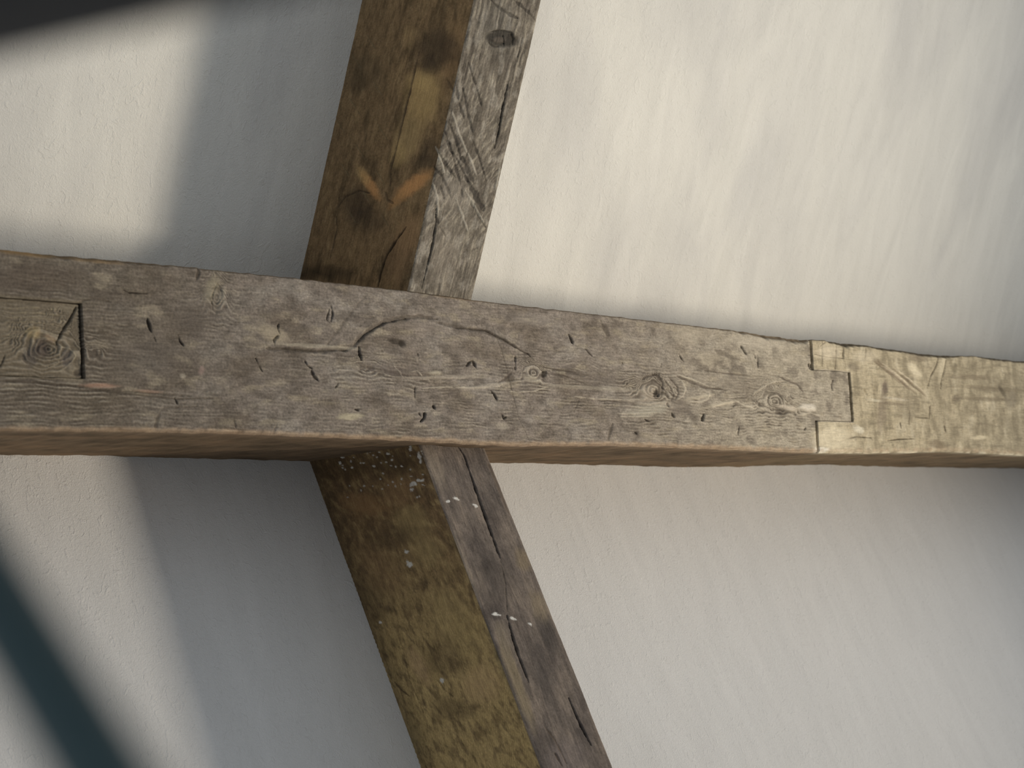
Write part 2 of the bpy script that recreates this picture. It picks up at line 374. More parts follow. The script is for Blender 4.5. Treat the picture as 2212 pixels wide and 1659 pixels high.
# knots, ledges and bright worn spots
for pts, w, dp in [([(1462, 812), (1495, 826), (1525, 838), (1560, 841)], 6, 1.6), ([(1405, 806), (1422, 812), (1432, 828), (1430, 846), (1420, 858)], 6, 2.2), ([(1385, 824), (1395, 814), (1420, 808), (1427, 806)], 5, 1.6),
                   ([(1434, 818), (1448, 836), (1456, 852), (1450, 868)], 4, 1.3), ([(1446, 816), (1462, 834), (1466, 850), (1460, 862)], 4, 1.2), ([(1680, 812), (1700, 822), (1722, 830), (1735, 846)], 5, 1.2),
                   ([(1160, 790), (1200, 798), (1250, 805), (1290, 818)], 4, 1.0), ([(1170, 804), (1220, 812), (1262, 828)], 4, 1.0), ([(1290, 864), (1340, 868), (1385, 872)], 6, 1.0), ([(1075, 828), (1092, 818), (1105, 806)], 5, 1.2),
                   ([(1520, 800), (1560, 806), (1620, 812)], 4, .9), ([(780, 790), (830, 800), (880, 812), (930, 812)], 5, .8), ([(470, 612), (460, 632), (458, 655), (462, 672)], 4, 1.2), ([(470, 612), (478, 625), (480, 640)], 3, 1)]:
    gr(pts, w, dp, (.085, .065, .05), .6)
for pts, w in [([(1462, 808), (1500, 822), (1530, 834)], 4), ([(1482, 868), (1515, 868), (1528, 862), (1532, 850), (1544, 852)], 5), ([(1536, 880), (1560, 872), (1583, 866)], 5), ([(1585, 864), (1605, 875), (1632, 884)], 4),
               ([(1472, 822), (1480, 840), (1476, 855), (1462, 864)], 5), ([(1440, 822), (1452, 838), (1458, 854)], 3), ([(1624, 860), (1630, 848), (1645, 838), (1668, 826), (1690, 822)], 4), ([(1622, 862), (1635, 878), (1650, 886)], 4),
               ([(1700, 888), (1730, 880), (1760, 884)], 5), ([(1720, 898), (1750, 892), (1780, 902)], 5), ([(1663, 858), (1666, 872), (1674, 884)], 3), ([(1646, 862), (1656, 876), (1670, 886)], 3), ([(900, 840), (960, 836), (1040, 838), (1078, 834), (1094, 824)], 4),
               ([(1100, 846), (1150, 846), (1180, 836)], 4), ([(1330, 893), (1370, 894), (1420, 890)], 3), ([(1340, 900), (1400, 900)], 3), ([(1230, 855), (1290, 862), (1340, 864)], 3), ([(850, 790), (866, 806), (872, 820)], 3), ([(880, 806), (900, 800), (912, 812)], 3)]:
    gr(pts, w, -1.0, (.52, .45, .34), .55, wob=.8)
for a in [(1400, 848, 24, 17, 5, (.40, .34, .26), .6, 1.6), (1418, 850, 8, 8, 0, dk, .85, -2.5), (1690, 888, 14, 10, 0, md, .6, -1), (1470, 880, 26, 16, 30, (.17, .14, .11), .6, -1.5),
          (1400, 885, 40, 14, -8, (.40, .36, .28), .6, 1.0), (855, 738, 16, 6, 15, dk, .6, -1.6), (868, 742, 8, 7, 40, dk, .6, -1.6), (1102, 822, 9, 8, 0, md, .6, -1.2), (1176, 808, 5, 7, 10, dk, .7, -1.8),
          (1148, 818, 18, 7, 20, lt, .5, 1), (940, 805, 12, 4, 0, lt, .6, .8), (757, 900, 26, 7, -2, (.44, .38, .26), .7, .3), (590, 722, 32, 16, 20, (.36, .30, .21), .65, .5),
          (458, 622, 14, 30, 20, (.30, .26, .18), .5, .6), (470, 650, 9, 26, 12, (.20, .17, .13), .5, -1.2), (480, 640, 6, 22, 12, lt, .25, .8), (1085, 920, 14, 7, 0, lt, .35, .2),
          (1700, 880, 22, 5, 12, (.55, .47, .36), .7, 1.2), (1745, 880, 16, 7, 5, (.62, .55, .44), .75, 1.5), (1510, 858, 30, 4, -8, (.48, .41, .30), .6, 1), (1560, 872, 40, 4, -12, (.48, .41, .30), .6, 1),
          (1500, 720, 40, 20, 0, (.42, .36, .27), .5, .4), (1530, 775, 22, 14, 0, (.40, .34, .25), .45, .3), (1300, 820, 60, 12, 2, (.17, .14, .11), .5, -.8), (1400, 870, 80, 5, 6, (.42, .36, .28), .4, .8),
          (215, 833, 36, 5, 2, (.36, .23, .16), .7, .4), (320, 845, 30, 3, 4, (.36, .24, .17), .5, .4), (395, 812, 6, 5, 0, lt, .5, .3), (435, 800, 6, 9, 20, (.36, .26, .21), .5, .2),
          (420, 690, 60, 30, 0, (.15, .125, .10), .4, -.4), (560, 800, 50, 30, 0, (.16, .13, .10), .3, -.4), (80, 600, 90, 30, 0, (.13, .10, .075), .4, 0), (330, 770, 70, 40, 0, (.15, .125, .10), .4, 0),
          (1150, 690, 50, 14, 5, (.29, .25, .205), .4, .2), (1640, 740, 60, 12, 6, (.45, .39, .30), .5, 0), (1600, 830, 50, 20, 10, (.20, .165, .125), .4, 0), (840, 800, 70, 10, 5, (.15, .122, .10), .5, -.8),
          (960, 815, 90, 4, -1, (.40, .34, .26), .5, .9), (1060, 832, 50, 3.5, -8, (.42, .36, .28), .5, 1.0), (1280, 838, 110, 4, 3, (.38, .33, .25), .4, .8)]:
    P.blob(*a)
# the through tenon in the mortise at the left
tb = (PX < 178) & (rr > .26) & (rr < .715)
P.c[tb] = mixc(P.c[tb], (.24, .195, .130), np.full(tb.sum(), .45)); P.c[tb] *= .95
gr([(168, 662), (155, 690), (138, 714), (125, 738)], 7, 3, (.06, .045, .03), .8)
gr([(124, 738), (128, 746)], 6, 3, (.06, .045, .03), .8); gr([(124, 745), (118, 765), (112, 782)], 3, 1, md, .6)
P.blob(96, 752, 15, 20, -10, (.11, .085, .07), .7, -1.6); P.blob(70, 768, 16, 22, 0, (.12, .10, .085), .6, -.8); P.blob(74, 718, 14, 12, 0, (.34, .26, .14), .6, 1.2); P.blob(110, 730, 14, 7, 30, (.32, .23, .15), .5, 1)
P.blob(148, 772, 12, 22, 0, (.13, .11, .095), .6, -.5)
gr([(130, 748), (155, 752), (166, 768), (160, 780), (143, 795), (125, 803), (100, 804)], 3, -1.0, (.40, .34, .24), .6)
gr([(128, 752), (133, 768), (128, 785), (110, 793), (92, 788)], 3, -.8, (.32, .27, .19), .5); gr([(0, 735), (20, 728), (50, 726)], 3, -.8, (.32, .27, .19), .5)
gr([(14, 766), (8, 782), (0, 795)], 4, 1.5, dk, .7)
for k in range(7):
    y0 = 664 + k * 9.5; gr([(10, y0 + 2), (70, y0 - 1 + k), (115, y0 + 3 + 1.2 * k), (150 - 4 * k, y0 + 5 + 2.2 * k)], 3, -.7, (.34, .28, .18), .42, wob=.8, seed=k)
P.blob(172, 806, 10, 8, 0, (.06, .045, .035), .6, -1)
# pale timber right of the scarf
mB = ss(0, 1, (PX - (1752 + (PY - 735) * .07)) / 2)
inT = (rr > .262) & (rr < .730) & (PX < 1836 + (PY - 808) * .07)
mB = mB * (1 - inT)
cB = np.ones(PX.shape + (3,)) * np.array([.47, .395, .265])
q1 = fbm(mmx / 26, mmy / 60, 91, 4); q2 = fbm(mmx / 70, mmy / 9, 92, 4); q3 = fbm(mmx / 8, mmy / 16, 93, 3); q4 = fbm(mmx / 50, mmy / 40, 94, 3)
cB = mixc(cB, (.30, .25, .165), ss(.02, .38, q1) * .70); cB = mixc(cB, (.27, .225, .15), ss(.10, .45, q2) * .55)
cB = mixc(cB, (.58, .50, .35), ss(.10, .45, -q1) * .6); cB = mixc(cB, (.28, .235, .16), ss(.08, .45, q3) * .45)
cB = mixc(cB, (.27, .225, .15), ss(1850, 2150, PX) * .5 * ss(-.4, .3, q4)); cB *= (1 + .22 * pit)[..., None]
P.c = P.c * (1 - mB[..., None]) + cB * mB[..., None]
P.h += mB * (q1 * .0006 + q2 * .0007 + q3 * .0005)
for pts, w, dp in [([(1776, 738), (1776, 765), (1777, 792)], 2.5, 1), ([(1807, 743), (1806, 770), (1804, 797)], 3, 2), ([(1822, 745), (1822, 776)], 3, 1.8), ([(1871, 748), (1869, 776)], 2.5, 1.2),
                   ([(2028, 768), (2023, 790), (2010, 815), (2003, 838)], 3, 2), ([(2045, 769), (2041, 795), (2034, 820), (2031, 845)], 2.5, 1.5), ([(1815, 953), (1830, 948), (1850, 944), (1885, 946)], 3, 1.2),
                   ([(1915, 953), (1940, 949), (1975, 948)], 3, 1.5), ([(1975, 901), (2008, 904)], 2, 1), ([(2009, 876), (2008, 905)], 2.5, 1.2), ([(1965, 886), (1964, 918)], 2.5, 1),
                   ([(1759, 765), (1790, 772), (1830, 775)], 2.5, .8), ([(1945, 912), (1947, 925)], 3, 1), ([(2040, 918), (2044, 935)], 3, 1), ([(1785, 738), (1772, 748)], 2.5, 1)]:
    gr(pts, w, dp, (.09, .07, .045), .8)
for x, y in [(1885, 778), (1897, 782), (1905, 792), (1918, 800), (1928, 796), (1940, 806)]:
    gr([(x, y), (x + 30, y + 24), (x + 62, y + 52)], 4, .9, (.24, .19, .13), .55, seed=x); gr([(x + 4, y - 1), (x + 34, y + 22), (x + 66, y + 50)], 3, -.7, (.62, .52, .37), .5, seed=x + 1)
for a in [(1844, 792, 14, 8, 30, (.26, .215, .15), .6, -.4), (1895, 780, 14, 5, 40, (.2, .155, .10), .7, -1), (1912, 838, 6, 16, 0, (.17, .13, .10), .7, -1), (1905, 890, 10, 40, 5, (.25, .20, .14), .6, -.5),
          (1960, 880, 22, 30, 0, (.30, .25, .17), .5, -.3), (1985, 772, 24, 10, 6, (.27, .22, .15), .65, -.5), (2062, 795, 7, 11, 0, (.24, .20, .13), .7, -.5), (2035, 790, 5, 30, 8, (.64, .55, .38), .6, .6),
          (2140, 840, 60, 5, 4, (.24, .195, .13), .6, -.5), (2130, 862, 60, 4, 2, (.24, .195, .13), .6, -.5), (2100, 815, 40, 6, 2, (.26, .21, .14), .6, -.3), (2185, 865, 12, 20, 20, (.24, .20, .14), .6, -.4),
          (1800, 945, 38, 28, 0, (.66, .57, .40), .7, .3), (1790, 760, 26, 16, 0, (.62, .53, .38), .6, 0), (1870, 770, 26, 12, 0, (.56, .48, .34), .6, 0), (1855, 928, 12, 7, 30, (.70, .62, .46), .7, .8),
          (1975, 800, 8, 20, -40, (.72, .62, .43), .6, 1), (2115, 945, 14, 5, -5, (.66, .56, .38), .7, .6), (2025, 960, 18, 9, 10, (.22, .17, .11), .6, -.6), (1890, 865, 16, 3, 8, (.66, .58, .42), .5, .8),
          (1935, 862, 24, 3, 8, (.62, .54, .40), .5, .7), (1930, 872, 26, 3, 5, (.24, .19, .13), .5, -.5), (2065, 860, 8, 10, 50, (.20, .16, .11), .5, -1), (1774, 972, 16, 6, 0, (.8, .74, .6), .6, .2), (2165, 845, 4, 18, -30, dk, .4, -.6)]:
    P.blob(*a)
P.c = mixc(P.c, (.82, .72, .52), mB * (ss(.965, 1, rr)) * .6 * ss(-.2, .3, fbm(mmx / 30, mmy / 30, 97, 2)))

# worn, rounded arrises
dtop = (PY - topy[:, None]); dbot = (boty[:, None] - PY)
chw = np.interp(cx, [-640, 0, 90, 240, 420, 600, 1500, 1590, 1650, 1740, 1750, 1780, 1800, 1830, 1850, 1875, 1905, 1950, 2000, 2050, 2075, 2110, 2140, 2190, 2300],
                [14, 12, 16, 10, 5, 4, 4, 6, 14, 14, 2, 3, 8, 13, 9, 6, 9, 7, 9, 8, 3, 3, 7, 6, 6])[:, None] * (1 + .3 * perlin(mmx / 14, mmx * 0, 101))
ch = 1 - ss(.0, 1.0, dtop / chw)
P.h -= ch * chw * .0010
P.c = mixc(P.c, (.15, .105, .060), ss(.15, .6, ch) * .75 * (PX < 1752)); P.c = mixc(P.c, (.10, .078, .05), ss(.1, .5, ch) * .9 * (PX >= 1752))
P.blob(60, 545, 60, 8, 6, (.30, .20, .10), .8); P.blob(200, 562, 60, 5, 6, (.28, .19, .10), .6); P.blob(1000, 645, 60, 4, 6, (.24, .17, .10), .5)
bw = 7 + 3 * perlin(mmx / 25, mmx * 0, 105)
be = 1 - ss(0, 1, dbot / bw)
P.h -= be ** 1.5 * .0040
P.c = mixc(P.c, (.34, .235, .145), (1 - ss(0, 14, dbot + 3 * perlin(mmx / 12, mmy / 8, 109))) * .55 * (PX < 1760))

mu = np.array([.21, .175, .13]); dA = (mB < .5)[..., None]
P.c = np.where(dA, mu * (np.maximum(P.c, .004) / mu) ** 1.22, np.array([.40, .335, .225]) * (np.maximum(P.c, .004) / np.array([.40, .335, .225])) ** 1.3)
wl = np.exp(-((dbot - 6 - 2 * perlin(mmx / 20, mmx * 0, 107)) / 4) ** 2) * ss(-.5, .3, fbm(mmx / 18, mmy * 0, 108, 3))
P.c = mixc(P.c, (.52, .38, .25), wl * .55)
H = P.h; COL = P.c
POS = FP - H[..., None] * D
GC = np.stack([bb, vv, np.zeros_like(bb)], -1)

def timber_from_mask(name, fmask, recess, depth, steps, mat, edge_col, parent=None, keep=None):
    """faces picked from the surveyed face grid, run back through the timber's depth"""
    nc, nr = PX.shape
    idx = np.arange(nc * nr).reshape(nc, nr)
    quad = np.stack([idx[:-1, :-1], idx[:-1, 1:], idx[1:, 1:], idx[1:, :-1]], -1)[fmask]
    used, inv = np.unique(quad, return_inverse=True); f = inv.reshape(-1, 4)
    p = POS.reshape(-1, 3)[used] + D * recess; c = COL.reshape(-1, 3)[used]; g = GC.reshape(-1, 3)[used]
    e = np.concatenate([f[:, [0, 1]], f[:, [1, 2]], f[:, [2, 3]], f[:, [3, 0]]])
    key = np.minimum(e[:, 0], e[:, 1]).astype(np.int64) * len(used) + np.maximum(e[:, 0], e[:, 1])
    _, first, cnt = np.unique(key, return_index=True, return_counts=True)
    be_ = e[first[cnt == 1]]
    bv, binv = np.unique(be_, return_inverse=True); be2 = binv.reshape(-1, 2)
    p0 = p[bv]; c0 = c[bv]; g0 = g[bv]; nb = len(bv)
    b0, d0, v0 = bdv(p0)
    vs = [p]; cs = [c]; gs = [g]; prev = bv; off = len(p)
    fs = [f]
    cent = v0.mean()
    out = np.sign(v0 - cent)
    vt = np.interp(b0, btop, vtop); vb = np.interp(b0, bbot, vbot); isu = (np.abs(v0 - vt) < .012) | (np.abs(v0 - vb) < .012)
    for k, s in enumerate(steps):
        dd = d0 * (1 - s) + depth * s
        wob = (.0016 * fbm(b0 * 14, b0 * 0 + s * 3, 120, 3) + .0006 * fbm(b0 * 60, b0 * 0 + s * 30, 123, 2)) * isu * min(1, s * 8)
        q = T0 + b0[:, None] * B + dd[:, None] * D + (v0 + out * wob)[:, None] * V
        a = min(1, s * 9 + .1)
        t1 = fbm(b0 * 9, s * 8 + b0 * 0, 130, 4); t2 = fbm(b0 * 40, s * 60 + b0 * 0, 133, 3)
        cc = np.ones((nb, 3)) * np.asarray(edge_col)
        cc = mixc(cc, (.30, .20, .12), ss(0, .4, t1) * .5); cc = mixc(cc, (.10, .075, .05), ss(0, .4, -t1) * .55); cc *= (1 + .35 * t2)[:, None]; cc *= np.where(isu, 1, .22)[:, None]  # gap and mortise walls darkened in colour: aged end grain plus painted-in shade
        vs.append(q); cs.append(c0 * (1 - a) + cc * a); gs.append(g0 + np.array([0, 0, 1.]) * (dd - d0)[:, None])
        cur = np.arange(off, off + nb); off += nb
        fs.append(np.stack([prev[be2[:, 1]], prev[be2[:, 0]], cur[be2[:, 0]], cur[be2[:, 1]]], -1)); prev = cur
    o = make_mesh(name, W(np.concatenate(vs)), np.concatenate(fs), mat, np.concatenate(cs), np.concatenate(gs), parent)
    return local(o)

nc, nr = PX.shape
btop, vtop, bbot, vbot = bb[:, 0], vv[:, 0], bb[:, -1], vv[:, -1]
ic, jr = np.meshgrid(np.arange(nc - 1), np.arange(nr - 1), indexing='ij')
iS, iT, iK = ci(SH), ci(TE), ci(BK)
leftm = (ic < iS) | ((ic < iT) & (jr >= rT0) & (jr < rT1))
mort = (ic < iK + 4) & (jr >= rB0 - 1) & (jr < rB1 + 1)
m_left = leftm & ~mort
m_ten = (ic < iK) & (jr >= rB0) & (jr < rB1)
m_right = ~((ic < iS + 4) | ((ic < iT + 4) & (jr >= rT0 - 1) & (jr < rT1 + 1)))
st = [.004, .012, .025, .045, .07, .10, .14, .18, .23, .28, .34, .40, .46, .52, .58, .64, .70, .76, .82, .88, .94, 1.0]
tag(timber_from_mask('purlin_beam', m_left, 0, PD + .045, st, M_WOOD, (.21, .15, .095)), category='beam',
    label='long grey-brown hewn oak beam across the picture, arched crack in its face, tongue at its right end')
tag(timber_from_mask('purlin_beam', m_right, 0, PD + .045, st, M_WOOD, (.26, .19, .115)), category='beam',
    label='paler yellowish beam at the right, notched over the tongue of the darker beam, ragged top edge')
st2 = [.02, .05, .1, .2, .4, .7, 1.0]
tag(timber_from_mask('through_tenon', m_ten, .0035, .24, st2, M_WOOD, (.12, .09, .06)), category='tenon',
    label='square oak tenon end with a swirling knot, wedged into the beam at its left end')

# ------------------------------------------------------------------ rafter and post
def prism(name, A0, A1, Rr0, Rr1, L0, L1, inn, tvals, mat_unused, paint, thick, seed, shear=0.0):
    """timber with a front face (arris A to right edge R) and a left side face
    (L at the plaster to A); inn points into the timber from the front."""
    side_n = int(max(40, 250 / 1.45)); front_n = int(150 / 1.4)
    s = np.concatenate([np.linspace(-1, 0, side_n, endpoint=False), np.linspace(0, 1, front_n + 1)])
    tt, s2 = np.meshgrid(tvals, s, indexing='ij')
    A = A0 + tt[..., None] * (A1 - A0); Rg = Rr0 + tt[..., None] * (Rr1 - Rr0); Lf = L0 + tt[..., None] * (L1 - L0)
    side = np.clip(-s2, 0, 1)[..., None]; fr = np.clip(s2, 0, 1)[..., None]
    p = np.where(s2[..., None] < 0, A + (Lf - A) * side, A + (Rg - A) * fr)
    ax = nrm(A1 - A0)
    nS = nrm(np.cross(ax, L0 - A0)); nF = nrm(np.cross(ax, Rr0 - A0))
    if nS @ B > 0: nS = -nS
    if nF @ inn > 0: nF = -nF
    px, py = proj(p)
    along = ((p - A0) @ ax)
    wS = np.linalg.norm(L0 - A0); wF = np.linalg.norm(Rr0 - A0)
    across = np.where(s2 < 0, s2 * wS, s2 * wF)
    c, h = paint(px, py, s2, along * 1000, across * 1000)
    w = ss(-.004, .004, across)
    n = nS * (1 - w)[..., None] + nF * w[..., None]
    n /= np.linalg.norm(n, axis=-1, keepdims=True)
    rnd = .0022 * np.exp(-(across / .0035) ** 2) * (1 + .5 * perlin(along * 30, along * 0, seed)) + .0015 * np.exp(-((across - wF) / .003) ** 2)
    q = p + n * (h - rnd)[..., None]
    g = np.stack([along, across, np.zeros_like(along)], -1)
    nt_, ns_ = tt.shape
    idx = np.arange(nt_ * ns_).reshape(nt_, ns_)
    f = np.stack([idx[:-1, :-1], idx[:-1, 1:], idx[1:, 1:], idx[1:, :-1]], -1).reshape(-1, 4)
    # right side, sunk back and left side run on into the plaster
    ext = []
    last = idx[:, -1]; off = nt_ * ns_; vs = [q.reshape(-1, 3)]; cs = [c.reshape(-1, 3)]; gs = [g.reshape(-1, 3)]; fs = [f]
    prev = last; wob = .0012
    for k, d in enumerate(np.linspace(0, 1, 26)[1:]):
        e = q[:, -1] + inn * (thick * d) + B * (wob * perlin(along[:, -1] * 25, along[:, -1] * 0 + d * 3, seed + 5))[:, None]
        vs.append(e); cc = c[:, -1] * .5 + np.array([.115, .09, .065]) * (1 + .4 * fbm(along[:, -1] * 12, along[:, -1] * 0 + d * 9, seed + 6, 3))[:, None]
        cs.append(cc); gs.append(g[:, -1] + np.array([0, 1., 0]) * thick * d)
        cur = np.arange(off, off + nt_); off += nt_
        fs.append(np.stack([prev[:-1], cur[:-1], cur[1:], prev[1:]], -1)); prev = cur
    first = idx[:, 0]; e = q[:, 0] + inn * (thick - (q[:, 0] - q[:, -1]) @ inn)[:, None]
    vs.append(e); cs.append(c[:, 0]); gs.append(g[:, 0]); cur = np.arange(off, off + nt_); off += nt_
    fs.append(np.stack([cur[:-1], first[:-1], first[1:], cur[1:]], -1))
    fs.append(np.stack([prev[:-1], cur[:-1], cur[1:], prev[1:]], -1))
    vert = np.concatenate(vs)
    # end caps as fans of quads
    o = make_mesh(name, W(vert), np.concatenate(fs), M_SIDE, np.concatenate(cs), np.concatenate(gs))
    return local(o)

FRN = .93 * 0
def line_pts(y, x0, y0, x1, y1): return x0 + (y - y0) * (x1 - x0) / (y1 - y0)

# rafter: from behind the purlin up under the slope of the ceiling
A0 = unproj(880., 625., RF, N1); A1 = unproj(1023., 0., RF, N1)
R0 = unproj(1021.5, 638., RF, N1); R1 = unproj(1170., 0., RF, N1)
L0 = unproj(649., 597., C1, N1); L1 = unproj(783., 0., C1, N1)
def shift(Pa, Pb, ref, axis):
    """slide Pa along Pb-Pa so that it is square to ref"""
    d = Pb - Pa; return Pa + d * ((ref - Pa) @ axis) / (d @ axis)
axr = nrm(A1 - A0)
R0 = shift(R0, R1, A0, axr); R1 = shift(R0, R1, A1, axr); L0 = shift(L0, L1, A0, axr); L1 = shift(L0, L1, A1, axr)
def rafter_paint(px, py, s, u, a):
    Q = Paint(px, py, (.20, .165, .125)); sd = s < 0
    n1 = fbm(u / 60, a / 22, 201, 4); n2 = fbm(u / 22 + a / 30, a / 9, 202, 4); n3 = fbm(u / 50, a / 6, 203, 3); n4 = fbm(u / 24, a / 16, 212, 3)
    cs = np.ones(px.shape + (3,)) * np.array([.235, .160, .088])
    cs = mixc(cs, (.125, .088, .050), ss(0, .4, n1) * .7); cs = mixc(cs, (.31, .215, .115), ss(.05, .45, -n1) * .5); cs = mixc(cs, (.32, .23, .13), ss(.1, .5, n2) * .35)
    cf = np.ones(px.shape + (3,)) * np.array([.185, .155, .118])
    wp = 10 * fbm(u / 45, a / 30, 210, 3); mid_ = np.exp(-((py - 380) / 190) ** 4)
    diag = mid_ * fbm((u * .85 + a * .5 + wp) / 34, (a * .86 - u * .5 + wp) / 5.0, 205, 4) + (1 - mid_ * .7) * fbm(u / 40, (a + wp * .4) / 4.5, 211, 4)
    dm = ss(-.3, .25, fbm(u / 70, a / 50, 206, 2))
    cf = mixc(cf, (.085, .070, .055), ss(.0, .38, diag) * .75 * dm); cf = mixc(cf, (.34, .29, .215), ss(.02, .4, -diag) * .65); cf = mixc(cf, (.11, .09, .068), ss(.0, .4, n1) * .6); cf = mixc(cf, (.36, .315, .25), ss(.0, .4, n4) * .45)
    Q.c = np.where(sd[..., None], cs, cf)
    Q.h += np.where(sd, .0006 * n1 + .0004 * n2 + .0003 * n3, .0009 * -diag + .0006 * n1)
    saw = np.sin((u * .72 + a * .7) * 2.4 + 2 * fbm(u / 40, a / 40, 207, 2)); Q.h += np.where(sd, saw * .00010, 0)
    pit = fbm(u / 3, a / 2.4, 208, 3); Q.h += pit * .00035; Q.c *= (1 + .32 * pit + .32 * fbm(u / 16, a / 8, 213, 3))[..., None]
    gold = (.50, .35, .165); oran = (.52, .29, .13); dark = (.085, .062, .042)
    for b in [(915, 210, 34, 60, 12, gold, .62, .3), (905, 175, 28, 22, 0, gold, .4, 0), (880, 300, 26, 46, 14, (.42, .30, .15), .55, .2), (860, 335, 16, 26, 10, gold, .4, 0), (975, 120, 20, 70, 12, (.36, .23, .12), .45, 0),
              (945, 105, 42, 44, 10, dark, .7, -.6), (925, 140, 18, 22, 0, dark, .5, -.3), (965, 180, 22, 14, 0, dark, .25, 0), (885, 80, 14, 22, 10, (.42, .29, .15), .4, 0), (800, 400, 34, 10, 58, oran, .75, .5), (785, 380, 22, 10, 60, gold, .4, 0),
              (893, 400, 44, 15, -38, oran, .85, .5), (860, 430, 26, 9, -45, (.44, .26, .12), .6, .2), (770, 440, 30, 34, 0, dark, .65, -.6), (790, 475, 40, 24, 10, dark, .45, -.3), (885, 505, 26, 40, 20, (.32, .205, .11), .6, 0),
              (860, 560, 26, 50, 12, (.28, .18, .10), .5, 0), (700, 590, 60, 16, 0, (.045, .034, .022), .6, 0), (930, 330, 20, 34, 14, dark, .45, -.2), (915, 350, 30, 16, 0, dark, .3, 0), (790, 160, 40, 40, 0, (.15, .11, .065), .4, 0)]:
        if b[0] < line_pts(b[1], 880, 625, 1023, 0) + 5:
            keep = Q.c.copy(), Q.h.copy(); Q.blob(*b)
            Q.c = np.where(sd[..., None], Q.c, keep[0]); Q.h = np.where(sd, Q.h, keep[1])
    keep = Q.c.copy(), Q.h.copy()
    g = Q.groove
    g([(905, 110), (896, 150), (885, 200), (872, 250), (858, 310), (845, 360), (843, 400)], 5, 1.5, dark, .7)
    g([(877, 490), (855, 520), (833, 555), (822, 590), (815, 622)], 6, 2.0, (.03, .022, .015), .8)
    g([(726, 468), (728, 490), (720, 530), (712, 560)], 3, 1, dark, .6); g([(728, 450), (745, 425), (775, 412), (800, 418)], 5, 1, dark, .6)
    g([(832, 415), (836, 432), (850, 440)], 7, 1.2, dark, .5)
    g([(965, 170), (975, 190), (985, 205)], 6, 1, dark, .5)
    for k in range(14):
        x = 700 + 9 * k + (k * 37 % 17); y = 60 + (k * 97 % 430); g([(x, y), (x + 22, y + 36)], 3, .5, (.19, .15, .09), .5, seed=k)
    Q.c = np.where(sd[..., None], Q.c, keep[0]); Q.h = np.where(sd, Q.h, keep[1])
    # front face: knot, checks, torn diagonal fibres
    Q.blob(1084, 84, 33, 17, 6, (.045, .036, .027), .92, -2.8, .2, .25); Q.blob(1079, 86, 15, 7, 4, (.13, .10, .075), .7, 1.6, .2, .3)
    g([(1056, 70), (1080, 66), (1105, 70), (1111, 84), (1108, 98)], 5, 2, (.03, .024, .018), .8); g([(1089, 76), (1091, 98)], 4, 2.5, (.03, .024, .018), .8); g([(1056, 92), (1068, 101), (1080, 101)], 5, 1.5, (.04, .03, .022), .7)
    g([(1128, 82), (1122, 110), (1116, 135)], 2.5, 1.5, (.05, .04, .03), .7); g([(1100, 170), (1090, 215), (1082, 255), (1076, 290), (1068, 322)], 4, 3, (.02, .016, .012), .85)
    g([(942, 445), (943, 480), (934, 530), (922, 580), (910, 625)], 3.5, 3, (.03, .024, .018), .85)
    for pts, w in [([(968, 260), (985, 300), (996, 345)], 8), ([(1000, 190), (1010, 240), (1022, 290)], 7), ([(985, 175), (990, 215), (1004, 262)], 7), ([(960, 280), (975, 325), (990, 350), (1012, 392)], 8),
                   ([(945, 325), (965, 358), (985, 385)], 8), ([(935, 360), (955, 380), (975, 430)], 8), ([(1000, 340), (1012, 372), (1030, 410)], 12), ([(1004, 380), (1025, 415), (1045, 455)], 16),
                   ([(1020, 300), (1035, 340), (1050, 390)], 6), ([(1010, 130), (1030, 190), (1040, 230)], 6), ([(950, 400), (960, 430)], 7), ([(1015, 430), (1035, 470), (1050, 492)], 9),
                   ([(940, 460), (950, 490), (962, 510)], 6), ([(1060, 0), (1090, 25), (1120, 40)], 9), ([(1110, 0), (1140, 25), (1158, 45)], 9), ([(970, 300), (982, 350), (994, 395), (1000, 430)], 6)]:
        g(pts, w * .8, 1.3, (.05, .042, .035), .6, wob=1, seed=w)
    for pts in [[(940, 315), (952, 345), (960, 375)], [(1004, 410), (1022, 440), (1044, 480)], [(976, 240), (990, 285), (1008, 330)], [(1010, 330), (1030, 380)], [(935, 395), (945, 430), (945, 470)], [(1080, 360), (1068, 420)], [(985, 430), (1000, 470), (1010, 500)]]:
        g(pts, 6, -1.0, (.42, .37, .29), .55)
    Q.blob(980, 420, 34, 30, 30, (.36, .31, .245), .3, 0); Q.blob(1075, 60, 40, 60, 0, (.15, .135, .11), .3); Q.blob(960, 560, 30, 60, 10, (.28, .235, .18), .4)
    # dark worn arris
    Q.c = np.array([.2, .155, .11]) * (np.maximum(Q.c, .004) / np.array([.2, .155, .11])) ** 1.25
    edge = np.exp(-(a / 3.0) ** 2); Q.c = mixc(Q.c, (.07, .052, .032), edge * .6 * ss(-.3, .3, fbm(u / 30, a * 0, 209, 2)))
    # own front keeps its colour
    Q.c = np.where(sd[..., None] & (np.abs(a) > 4)[..., None], np.where(sd[..., None], Q.c, Q.c), Q.c)
    return Q.c, Q.h
tv = np.concatenate([np.linspace(-.13, -.02, 5), np.linspace(-.01, 1.06, 430), np.linspace(1.1, 3.6, 40)])
tag(prism('roof_rafter', A0, A1, R0, R1, L0, L1, N1, tv, None, rafter_paint, 379 * U + .06, 300), category='rafter',
    label='dark brown timber rising behind the beam to the top edge, knot hole near its top')

